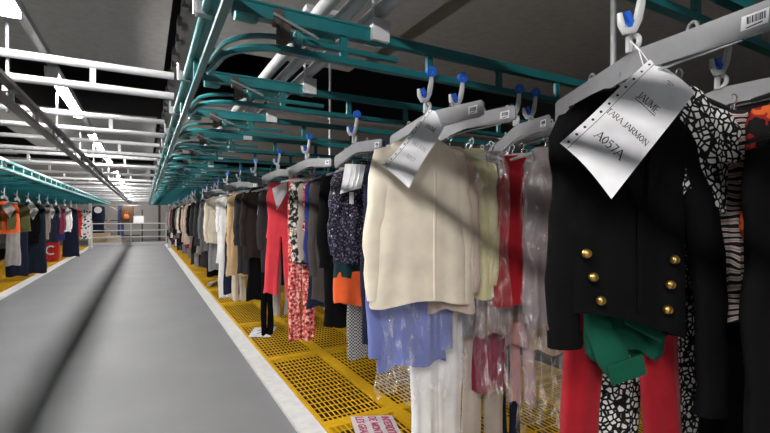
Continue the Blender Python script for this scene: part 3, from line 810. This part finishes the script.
# ================================================================== fourth lane
place_carrier(1.02, 2.99, R(-6), 'grey carrier plate over the charcoal coat and floral trousers')
GR = 'garments on the charcoal coat carrier'
g(mk_top('coat', F((.06, .052, .048)), .87, .135, .024, .05, .7, 91, .012, 5, .045, .02), 1.125, 2.80, R(-12), 'charcoal brown coat beside the sequinned blouse', 'coat', GR, 'charcoal brown coat')
g(mk_top('dress', printed('mono'), .97, .106, .02, .1, None, 92, .012, 5, kind='dress'), 1.215, 2.87, R(-12), 'dark lace patterned dress whose hem shows below the charcoal coat', 'dress', GR, 'dark lace dress')
g(mk_top('jacket', ROYAL, .67, .11, .02, 0, .62, 93, .01, 5, .04, .02), 1.10, 2.90, R(-12), 'royal blue jacket between the charcoal coat and floral trousers', 'jacket', GR, 'royal blue jacket')
g(mk_trousers('trousers', printed('floral'), 1.20, .10, .022, 94, .0, .012), 1.01, 3.10, R(-10), 'coral red floral trousers reaching low over the grating', 'trousers', GR, 'coral floral trousers')
g(mk_top('blouse', printed('floral'), .42, .10, .02, 0, .4, 95, .01, 5, .035, .015), 1.075, 2.955, R(-12), 'coral red floral blouse beside the royal blue jacket', 'blouse', GR, 'coral floral blouse')
g(mk_top('coat', F((.30, .25, .215)), .615, .09, .02, 0, .6, 96, .01, 5, .038, .015), 1.05, 2.965, R(-10), 'taupe coat next to the coral red jumpsuit', 'coat', GR, 'taupe coat by the jumpsuit')
g(mk_top('blouse', printed('mono'), .63, .10, .02, 0, .5, 97, .01, 5, .04, .01), 1.015, 3.03, R(-8), 'black and white patterned blouse against the coral red jumpsuit', 'blouse', GR, 'black and white blouse')
g(mk_top('dress', NAVY, .95, .12, .02, .1, None, 98, .01, 5, kind='dress'), 1.14, 2.975, R(-10), 'navy dress behind the royal blue jacket', 'dress', GR, 'navy dress')

# ================================================================== fifth lane: the coral jumpsuit
place_carrier(1.02, 3.77, R(-9), 'grey carrier plate over the coral red jumpsuit')
GR = 'garments on the jumpsuit carrier'
j = fin(shell([(0, .085, .014), (.03, .105, .018), (.12, .128, .024), (.3, .115, .026), (.48, .135, .028)], 101, .008, 4, 48, 18).build('jumpsuit', CORAL))
for sx in (-1, 1):
    fin(shell([(.46, .06, .026, sx * .06), (.7, .06, .028, sx * .076), (.99 + .02 * sx, .06, .03, sx * .098)], 102 + sx, .012, 3, 30, 18).build('leg', CORAL, j))
    MB().prism([(sx * .115, -.02), (sx * .06, .0), (0, -.22), (sx * .012, -.26)][::sx], (1, 0, 0), (0, .02, 1), (0, -.024, 0), .006).build('lapel', CORAL, j)
g(j, 1.055, 3.80, R(-14), 'coral red wide legged jumpsuit with a white paper at its neck', 'jumpsuit', GR, 'coral red jumpsuit')
o, fn, W, H = sheet('paper_sheet', (.95, 3.715, 1.66), (1.062, 3.665, 1.72), (1.068, 3.675, 1.625), (.988, 3.70, 1.472), .004, CAMP)
b, w_ = lettering('A05', .03, W * .2, H * .55, fn); b.build('printed_line', GINK, o)
tag(o, 'white paper pointing down in front of the coral red jumpsuit', 'paper', 'paper sheets tied to the carriers')
g(mk_trousers('trousers', F((.4, .37, .35)), 1.2, .08, .02, 104), 1.10, 3.93, R(-8), 'pale grey trousers behind the coral red jumpsuit', 'trousers', GR, 'pale grey trousers')
g(mk_top('coat', CHAR, .8, .15, .02, 0, .6, 105), 1.08, 4.02, R(-8), 'charcoal jacket hidden behind the coral red jumpsuit', 'jacket', GR, 'charcoal jacket')

# ================================================================== sixth to ninth lanes
place_carrier(1.0, 4.55, R(24), 'grey carrier plate over the dark brown coat')
GR = 'garments on the dark brown coat carrier'
g(mk_top('coat', BROWN, .72, .14, .022, .05, .6, 111, .012, 5), 1.005, 4.50, R(-10), 'dark brown coat between the tan coat and the jumpsuit', 'coat', GR, 'dark brown coat')
g(mk_trousers('trousers', BLACK, 1.48, .06, .022, 112, .0), 1.075, 4.40, R(-10), 'long black trousers reaching down to the paper on the grating', 'trousers', GR, 'long black trousers')
g(mk_top('dress', BLACK, 1.16, .13, .022, .1, None, 113, .012, 5, kind='dress'), 1.055, 4.58, R(-8), 'black dress behind the long black trousers', 'dress', GR, 'black dress')
g(mk_top('blouse', GREY, .62, .10, .02, 0, .5, 114), 1.105, 4.36, R(-8), 'grey blouse beside the coral red jumpsuit, in front of the black dress', 'blouse', GR, 'grey blouse')
g(mk_top('coat', CHAR, .9, .15, .02, 0, .6, 115), .985, 4.68, R(-8), 'charcoal coat behind the dark brown coat', 'coat', GR, 'charcoal coat')
place_carrier(.98, 5.33, R(-22), 'grey carrier plate over the tan coat')
GR = 'garments on the tan coat carrier'
g(mk_top('coat', F((.56, .38, .2)), .98, .16, .026, .2, .75, 121, .014, 5, .05, .02), 1.0, 5.22, R(-10), 'tan camel coat with flared hem between the white dress and dark brown coat', 'coat', GR, 'tan camel coat')
g(mk_trousers('trousers', F((.68, .58, .46)), 1.29, .08, .022, 122, .0), .975, 5.34, R(-8), 'cream trousers showing below the tan coat', 'trousers', GR, 'cream trousers')
g(mk_top('dress', GREY, 1.0, .13, .02, .1, None, 123, kind='dress'), .985, 5.45, R(-8), 'grey dress behind the tan coat', 'dress', GR, 'grey dress behind the tan coat')
place_carrier(.97, 6.11, R(20), 'grey carrier plate over the white dress')
GR = 'garments on the white dress carrier'
g(mk_top('dress', WHITE, .90, .15, .03, .12, .5, 131, .016, 6, .045, .02, kind='coat'), .982, 6.02, R(-8), 'white long sleeved dress beside the tan coat', 'dress', GR, 'white dress')
g(mk_top('skirt', NAVY, 1.30, .10, .022, .15, None, 132, .012, 5, kind='dress'), 1.0, 5.92, R(-8), 'long navy dress showing below the tan coat and white dress', 'dress', GR, 'long navy dress')
g(mk_trousers('trousers', WHITE, 1.39, .09, .022, 133, .0), .952, 6.18, R(-6), 'white trousers showing below the white dress', 'trousers', GR, 'white trousers of the white dress rack')
place_carrier(.95, 6.89, R(-20), 'grey carrier plate over the cream coat')
GR = 'garments on the cream coat carrier'
g(mk_top('coat', F((.70, .63, .50)), .69, .145, .026, 0, .66, 141, .012, 5, .05, .025), .925, 6.83, R(-8), 'cream coat hanging behind the white dress', 'coat', GR, 'cream coat')
g(mk_top('dress', GREY, 1.1, .12, .02, .1, None, 142, kind='dress'), .95, 6.93, R(-6), 'grey dress showing below the cream coat', 'dress', GR, 'grey dress below the cream coat')
g(mk_top('dress', BLACK, 1.2, .13, .02, .1, None, 143, kind='dress'), .955, 7.03, R(-6), 'black dress showing below the cream coat', 'dress', GR, 'black dress below the cream coat')

# ================================================================== the racks farther on
PAL = {'charcoal': (.035, .034, .036), 'black': (.009, .009, .010), 'slate grey': (.14, .14, .15), 'blush beige': (.50, .37, .31), 'burgundy': (.2, .015, .045), 'navy': (.012, .016, .04), 'cream': (.70, .63, .50),
       'taupe': (.22, .18, .155), 'rust': (.4, .1, .03), 'olive': (.10, .095, .035), 'white': (.80, .79, .78), 'dusty pink': (.5, .26, .26), 'mid grey': (.28, .28, .28), 'brown': (.10, .06, .04), 'plum': (.12, .02, .07)}
FAR = {9: ['slate grey', 'charcoal', 'mid grey'], 10: ['charcoal', 'taupe', 'black'], 11: ['charcoal', 'black', 'mid grey'], 12: ['black', 'taupe', 'charcoal'], 13: ['blush beige', 'burgundy', 'taupe'], 14: ['blush beige', 'slate grey', 'black'],
       15: ['charcoal', 'black', 'mid grey'], 16: ['cream', 'black', 'charcoal'], 17: ['slate grey', 'black', 'navy'], 18: ['black', 'burgundy', 'charcoal'], 19: ['black', 'slate grey', 'white'], 20: ['brown', 'navy', 'taupe'],
       21: ['charcoal', 'cream', 'black'], 22: ['dusty pink', 'black', 'plum'], 23: ['slate grey', 'navy', 'black'], 24: ['taupe', 'charcoal', 'brown'], 25: ['mid grey', 'black', 'rust']}
rnd = random.Random(5)
def small_garment(i, col, seed):
    m = F(PAL[col])
    if i == 0: return mk_top('coat', m, rnd.uniform(.66, .92), .135, .024, rnd.uniform(.05, .25), .66, seed, .014, 4, .045, .045), 'coat'
    if i == 1: return mk_top('dress', m, rnd.uniform(.95, 1.2), .12, .022, rnd.uniform(.0, .3), None, seed, .012, 5, kind='dress'), 'dress'
    return mk_trousers('trousers', m, rnd.uniform(1.15, 1.35), .09, .02, seed, .0), 'trousers'
for k, cols in FAR.items():
    y = lane_y(k)
    place_carrier(.97 + rnd.uniform(-.06, .10), y, R(rnd.uniform(-30, 22)), f'small grey carrier plate on the {ORD[k + 1]} rack of the near store').scale.y = .72
    for i, c in enumerate(cols):
        o, kd = small_garment(i, c, 300 + k * 5 + i)
        s = (-.05, .05, .15)[i]
        where = ('at the front of', 'second on', 'third on')[i]
        g(o, .935 + .008 * i, y + s, R(-7), f'{c} {kd} hanging {where} the {ORD[k + 1]} rack of the near store', kd, f'garments on the {ORD[k + 1]} rack', '', hanger=False)
# second carriers deeper in on the nearer lanes
for k in (2, 3, 4, 5, 6):
    y = lane_y(k)
    place_carrier(1.62, y, R(rnd.uniform(-6, 6)), f'grey carrier plate behind the front one on the {ORD[k + 1]} rack')
    for i, c in enumerate((('charcoal', 'taupe'), ('black', 'slate grey'), ('slate grey', 'charcoal'), ('charcoal', 'brown'), ('black', 'navy'))[k - 2]):
        o, kd = small_garment(i, c, 500 + k * 5 + i)
        g(o, 1.62, y - .08 + .13 * i, R(-8), f'{c} {kd} deeper in on the {ORD[k + 1]} rack, behind the front carrier', kd, f'garments deeper on the {ORD[k + 1]} rack', '', hanger=False)

# ================================================================== the store across the walkway
GL_ = 'garments across the walkway'
def gl(o, x, y, rz, label, cat): return hang(o, (x, y), R(rz), label, cat, GL_, '', hanger=False)
def vest(name, a, b_, seed):
    o = mk_top(name, a, .62, .23, .035, .02, None, seed, .01, 4)
    for sx in (-1, 1):
        p = [(-.17, -.1), (-.1, -.06), (.06, -.2), (.09, -.38), (.05, -.54), (-.17, -.56)]
        MB().prism([(sx * (-.02 + q[0] * -1 if False else abs(q[0]) * 0 + (.13 + q[0] * .55)), q[1]) for q in p][::sx], (1, 0, 0), (0, .03, 1), (0, -.062, 0), .012).build('front_panel', b_, o)
    return o
gl(vest('vest', ORANGE, OLIVE, 601), -2.35, 10.80, 12, 'orange vest with olive front panels at the edge of the picture', 'vest')
gl(vest('vest', OLIVE, OLIVE, 602), -2.36, 11.75, 12, 'olive vest with orange edge, second across the walkway', 'vest')
gl(mk_top('coat', BLACK, .92, .21, .03, 0, .7, 603), -2.36, 12.75, 10, 'black coat with a white paper at its neck across the walkway', 'coat')
gl(mk_top('coat', TAUPE, .88, .18, .03, 0, .7, 604), -2.30, 13.70, 8, 'grey brown coat between the black and the navy coats across the walkway', 'coat')
gl(mk_top('coat', F((.014, .018, .035)), 1.0, .22, .03, 0, .75, 605), -2.28, 14.65, 8, 'navy coat with a white paper at its neck across the walkway', 'coat')
gl(mk_top('coat', F((.22, .03, .06)), .8, .16, .03, 0, .7, 606), -2.22, 15.55, 8, 'burgundy coat beyond the navy coat across the walkway', 'coat')
gl(mk_top('jacket', ROYAL, 1.0, .15, .03, 0, .7, 616), -2.22, 15.80, 8, 'blue jacket showing below the burgundy coat across the walkway', 'jacket')
gl(mk_top('shirt', WHITE, .78, .14, .03, 0, .7, 607), -2.2, 16.95, 8, 'white shirt beside the tall navy dress across the walkway', 'shirt')
gl(mk_top('dress', F((.010, .015, .035)), 1.66, .22, .04, .1, None, 608, kind='coat'), -2.2, 18.1, 6, 'tall dark navy dress reaching the grating across the walkway', 'dress')
gl(mk_top('skirt', F((.33, .32, .32)), 1.30, .12, .03, .1, None, 609, kind='dress'), -2.37, 11.50, 10, 'grey skirt hanging below the olive vest across the walkway', 'skirt')
gl(mk_top('dress', NAVY, 1.6, .18, .035, .1, None, 610, kind='coat'), -2.44, 12.20, 8, 'long navy dress reaching the grating below the olive vest', 'dress')
gl(mk_top('dress', F((.010, .015, .03)), 1.63, .19, .035, .1, None, 611, kind='coat'), -2.24, 12.90, 8, 'long dark navy dress reaching the grating behind the black coat', 'dress')
gl(mk_top('coat', F((.5, .03, .03)), 1.1, .17, .03, 0, .7, 612), -2.45, 21.6, 5, 'red coat hanging far across the walkway beyond the navy dress', 'coat')
gl(mk_top('dress', printed('bloom'), 1.25, .19, .03, .05, .6, 613), -2.22, 22.3, 5, 'black and white flowered dress far across the walkway', 'dress')
gl(mk_top('coat', BLACK, 1.2, .17, .03, 0, .7, 614), -2.6, 20.6, 5, 'black coat far across the walkway before the red coat', 'coat')
gl(mk_top('coat', CHAR, 1.0, .2, .03, 0, .7, 615), -2.45, 19.8, 5, 'charcoal coat behind the tall navy dress across the walkway', 'coat')
for i, (y, x) in enumerate(((10.85, -2.36), (11.8, -2.36), (12.8, -2.36), (13.75, -2.32), (14.7, -2.3), (15.62, -2.25), (17.0, -2.22), (18.15, -2.2), (21.65, -2.45), (22.35, -2.22))):
    place_carrier(x, y, R(-4), 'grey carrier plate over the ' + ['orange vest', 'olive vest', 'black coat with paper', 'grey brown coat', 'navy coat with paper', 'burgundy coat', 'white shirt', 'tall navy dress', 'red far coat', 'flowered dress'][i] + ' across the walkway', 'grey hanging carriers across the walkway')
for i, (x, y, w, h_) in enumerate(((-2.27, 10.70, .1, .13), (-2.27, 12.66, .13, .17), (-2.2, 14.56, .09, .16), (-2.16, 15.48, .06, .14))):
    o, fn, W, H = sheet('paper_sheet', (x - w, y, 1.60), (x, y - .02, 1.60 + h_), (x + w, y, 1.56), (x + .02, y, 1.56 - h_ * 1.3), .004, CAMP)
    tag(o, 'white paper hanging at the neck of the ' + ['orange vest', 'black coat', 'navy coat', 'burgundy coat'][i] + ' across the walkway', 'paper', 'white papers across the walkway')
e = empty('utility_box', (-2.62, 17.2, .016))
MB().box((0, 0, .3), (.46, .3, .58)).build('box_body', plain('red_painted_metal', (.55, .02, .02), .4), e)
lg = MB(); lg.tube([(.12 * math.cos(a) + .03, -.154, .34 + .13 * math.sin(a)) for a in [R(50 + 26 * i) for i in range(11)]], .028, 6)
lg.build('white_emblem', WHITE_PL, e)
tag(e, 'red box with a white curved emblem standing on the far grating', 'box')

# ================================================================== loose things on the grating
def flat_paper(name, pts, mat, z):
    b = MB(); P = [Vector((p[0], p[1], 0)) for p in pts]
    n = 6
    for lift in (.0012, 0):
        for j in range(n + 1):
            for i in range(n + 1):
                u, v = i / n, j / n
                p = (P[0] * (1 - u) + P[1] * u) * (1 - v) + (P[3] * (1 - u) + P[2] * u) * v
                p.z = z + lift + .002 * math.sin(u * 5) * v
                b.v.append(p)
    st_ = (n + 1) ** 2
    for j in range(n):
        for i in range(n):
            q = [j * (n + 1) + i, (j + 1) * (n + 1) + i, (j + 1) * (n + 1) + i + 1, j * (n + 1) + i + 1]
            b.f.append(q); b.f.append([k + st_ for k in q][::-1])
    o = b.build(name, mat)
    W = (P[1] - P[0]).length; H = (P[3] - P[0]).length
    return o, P, W, H
P0 = Vector((1.27, 2.812, 0)); ux = Vector((.268, -.13, 0)).normalized(); dn = Vector((-.08, -.273, 0)).normalized()
SW, SH = .297, .42
pts = [P0, P0 + ux * SW, P0 + ux * SW + dn * SH, P0 + dn * SH]
o, P, W, H = flat_paper('notice_sheet', pts, plain('pinkish_paper', (.72, .64, .68), .6), .006)
def nfn(x, y, lift):   # text runs away from the kerb side end along dn, its top toward +ux
    p = P0 + dn * x + ux * y; return Vector((p.x, p.y, .0085 + lift))
for tx, y0 in (('INTERDIT', .215), ('DE MONTER', .125), ('LES GRADINS', .035)):
    b, w_ = lettering(tx, .05, .016, y0, nfn, serif=False, bold=1.15); b.build('crimson_line', RED_INK, o)
tag(o, 'pinkish notice sheet with crimson capital letters lying on the grating', 'notice')
o, P, W, H = flat_paper('paper_sheet', [(1.06, 5.25), (1.222, 5.65), (1.486, 5.562), (1.283, 5.113)], PAPER, .006)
b = MB()
for (u, v) in ((.3, .3), (.35, .6), (.6, .25), (.65, .7)):
    p = (P[0] * (1 - u) + P[1] * u) * (1 - v) + (P[3] * (1 - u) + P[2] * u) * v
    b.tube([(p.x, p.y, .0085), (p.x + .05, p.y + .02, .0085), (p.x + .07, p.y + .06, .0085)], .0035, 5)
b.build('printed_mark', INK, o)
tag(o, 'white paper with dark marks lying on the grating under the black trousers', 'paper')
fb = MB()
fb.tube([(1.14, 9.4, .045), (1.22, 9.55, .05), (1.3, 9.7, .045)], [.05, .06, .045], 12, .65)
o = smooth_angle(fb.build('folded_cloth', STONE), 60); tag(o, 'small beige folded cloth lying on the grating beside the kerb', 'cloth')

# ================================================================== far end
struct(MB().box((-.6, 28, -.05), (12, 6.1, .1)).build('floor_landing', plain('dark_landing', (.12, .11, .11), .7)))
e = empty('guard_railing', (-.6, 24.7, 0))
for z, nm in ((1.08, 'top_rail'), (.74, 'middle_rail'), (.42, 'middle_rail')):
    smooth_angle(MB().tube([(-1.6, 0, z), (1.55, 0, z)], .024, 10).build(nm, GREY_BODY, e))
MB().box((0, .0, .09), (3.15, .012, .15)).build('toe_board', GREY_BODY, e)
for x in (-1.6, 0, 1.55): smooth_angle(MB().tube([(x, 0, .0), (x, 0, 1.1)], .028, 10).build('post', GREY_BODY, e))
tag(e, 'grey guard railing closing the far end of the walkway', 'railing')
for x, y, lab in ((-2.06, 22.5, 'pale steel column beside the flowered dress at the far end'), (.955, 21.4, 'grey steel column at the end of the near store kerb')):
    b = MB(); b.box((0, 0, 1.62), (.1, .1, 3.16)); b.box((0, 0, .05), (.2, .18, .02))
    o = b.build('support_column', GREY_BODY, None, False, (x, y, 0)); tag(o, lab, 'column')
b = MB(); b.box((0, 0, .17), (.44, .05, .34)); b.box((0, .0, .345), (.46, .06, .012))
o = b.build('white_box', WHITE_PL, None, False, (-.27, 24.7, 1.105)); tag(o, 'white box standing on the top of the guard railing', 'box')
z = MB(); zp = [(-1.61, 1.95), (-1.12, 1.63), (-2.05, .95), (-1.25, .38), (-1.5, .03)]
for i in range(4):
    a, c_ = Vector((zp[i][0], 27.5, zp[i][1])), Vector((zp[i + 1][0], 27.5, zp[i + 1][1]))
    z.tube([a, c_], .035, 6)
o = z.build('zigzag_frame', WOOD); tag(o, 'pale zigzag frame standing behind the guard railing', 'frame')
e = empty('clothes_rail', (-1.3, 27.0, 0))
smooth_angle(MB().tube([(-1.2, 0, 2.02), (1.1, 0, 2.02)], .02, 8).build('bar', GREY_STEEL, e))
for x in (-1.2, 1.1): smooth_angle(MB().tube([(x, 0, 0), (x, 0, 2.04)], .02, 8).build('upright', GREY_STEEL, e))
tag(e, 'steel clothes rail behind the guard railing', 'clothes rail')
GF = 'garments behind the guard railing'
def gf(o, x, y, label, cat, z=2.1):
    return hang(o, (x, y), 0, label, cat, GF, '', hanger=False, z=z)
gf(mk_top('coat', F((.12, .07, .045)), .95, .28, .06, .05, .8, 701), -.82, 26.95, 'shaggy brown coat hanging behind the guard railing', 'coat')
gf(mk_trousers('trousers', F((.05, .08, .2)), 1.75, .15, .05, 702), -1.12, 27.05, 'blue trousers hanging below the brown coat behind the railing', 'trousers')
gf(mk_top('coat', NAVY, 1.6, .25, .05, .05, .8, 703), -2.1, 26.95, 'long navy coat behind the railing under the round white sign', 'coat')
b = MB().tube([(-.86, 26.85, 1.28), (-.86, 26.85, 1.34), (-.86, 26.85, 1.5), (-.86, 26.85, 1.54)], [.12, .16, .12, .04], 12, .5); b.tube([(-.93, 26.85, 1.52), (-.9, 26.85, 1.68), (-.82, 26.85, 1.68), (-.79, 26.85, 1.52)], .012, 6)
o = smooth_angle(b.build('handbag', F((.55, .16, .05)))); tag(o, 'orange handbag hanging on the brown coat behind the railing', 'handbag')
b = MB().disc((-2.12, 26.84, 1.76), (0, 1, 0), .17, .02, 24); o = smooth_angle(b.build('round_sign', WHITE_PL)); tag(o, 'round white sign in front of the long navy coat behind the railing', 'sign')
def carton(x, y, w, dpt, h_, m, lab, z=.0):
    e = empty('carton', (x, y, z))
    MB().box((0, 0, h_ / 2), (w, dpt, h_)).build('box_body', m, e)
    MB().box((0, 0, h_ + .0015), (w * .98, .06, .003)).build('tape', CARD, e)
    fl = MB(); fl.box((0, -dpt / 4, h_ + .002), (w, dpt / 2 - .01, .004)); fl.build('flap', m, e)
    tag(e, lab, 'box', 'cartons behind the railing')
carton(-2.0, 26.0, .9, .5, .58, CARD, 'wide cardboard box on the landing under the navy coat')
carton(-1.35, 25.7, .6, .5, .45, plain('pale_card', (.5, .42, .34), .8), 'smaller pale carton next to the wide cardboard box')
e = empty('shelf_unit', (-.4, 28.6, 0))
for zz in (.35, 1.05, 1.2): MB().box((-1, 0, zz), (2.6, .5, .05)).build('shelf', plain('dark_shelf', (.03, .025, .025), .6), e)
for x in (-2.27, .27): MB().box((x, 0, .9), (.06, .5, 1.8)).build('upright', plain('dark_shelf', (.03, .025, .025), .6), e)
tag(e, 'dark shelf unit against the rear behind the railing', 'shelf')
b = MB(); b.box((0, 0, 1.4), (.12, .12, 2.8)); b.box((0, 0, .02), (.24, .24, .03)); o = b.build('support_column', plain('dark_shelf', (.03, .025, .025), .6), None, False, (.75, 28.8, 0)); tag(o, 'dark column behind the guard railing at the rear wall', 'column')

# ------------------------------------------------------------------ world, camera, view
w = bpy.data.worlds.new('World'); S.world = w; w.use_nodes = True
bg = w.node_tree.nodes['Background']; bg.inputs[0].default_value = (.75, .82, 1, 1); bg.inputs[1].default_value = .035
cd = bpy.data.cameras.new('Camera'); cam = bpy.data.objects.new('Camera', cd); COL.objects.link(cam)
cd.sensor_width = 36; cd.lens = 435 / 770 * 36; cd.clip_start = .02; cd.clip_end = 100
cam.location = (0, 0, 1.42); cam.rotation_euler = (R(90), 0, R(-28.9))
S.camera = cam
S.view_settings.view_transform = 'Standard'; S.view_settings.look = 'None'; S.view_settings.gamma = 1; S.view_settings.use_curve_mapping = False
S.view_settings.exposure = 1.35
S.cycles.transparent_max_bounces = 24; S.cycles.max_bounces = 8; S.cycles.use_denoising = True
dup = {k: v for k, v in LABELS.items() if len(v) > 1}
print('SHARED LABELS', {k: len(v) for k, v in dup.items()})
print('LONG', [k for k in LABELS if not 4 <= len(k.split()) <= 16])
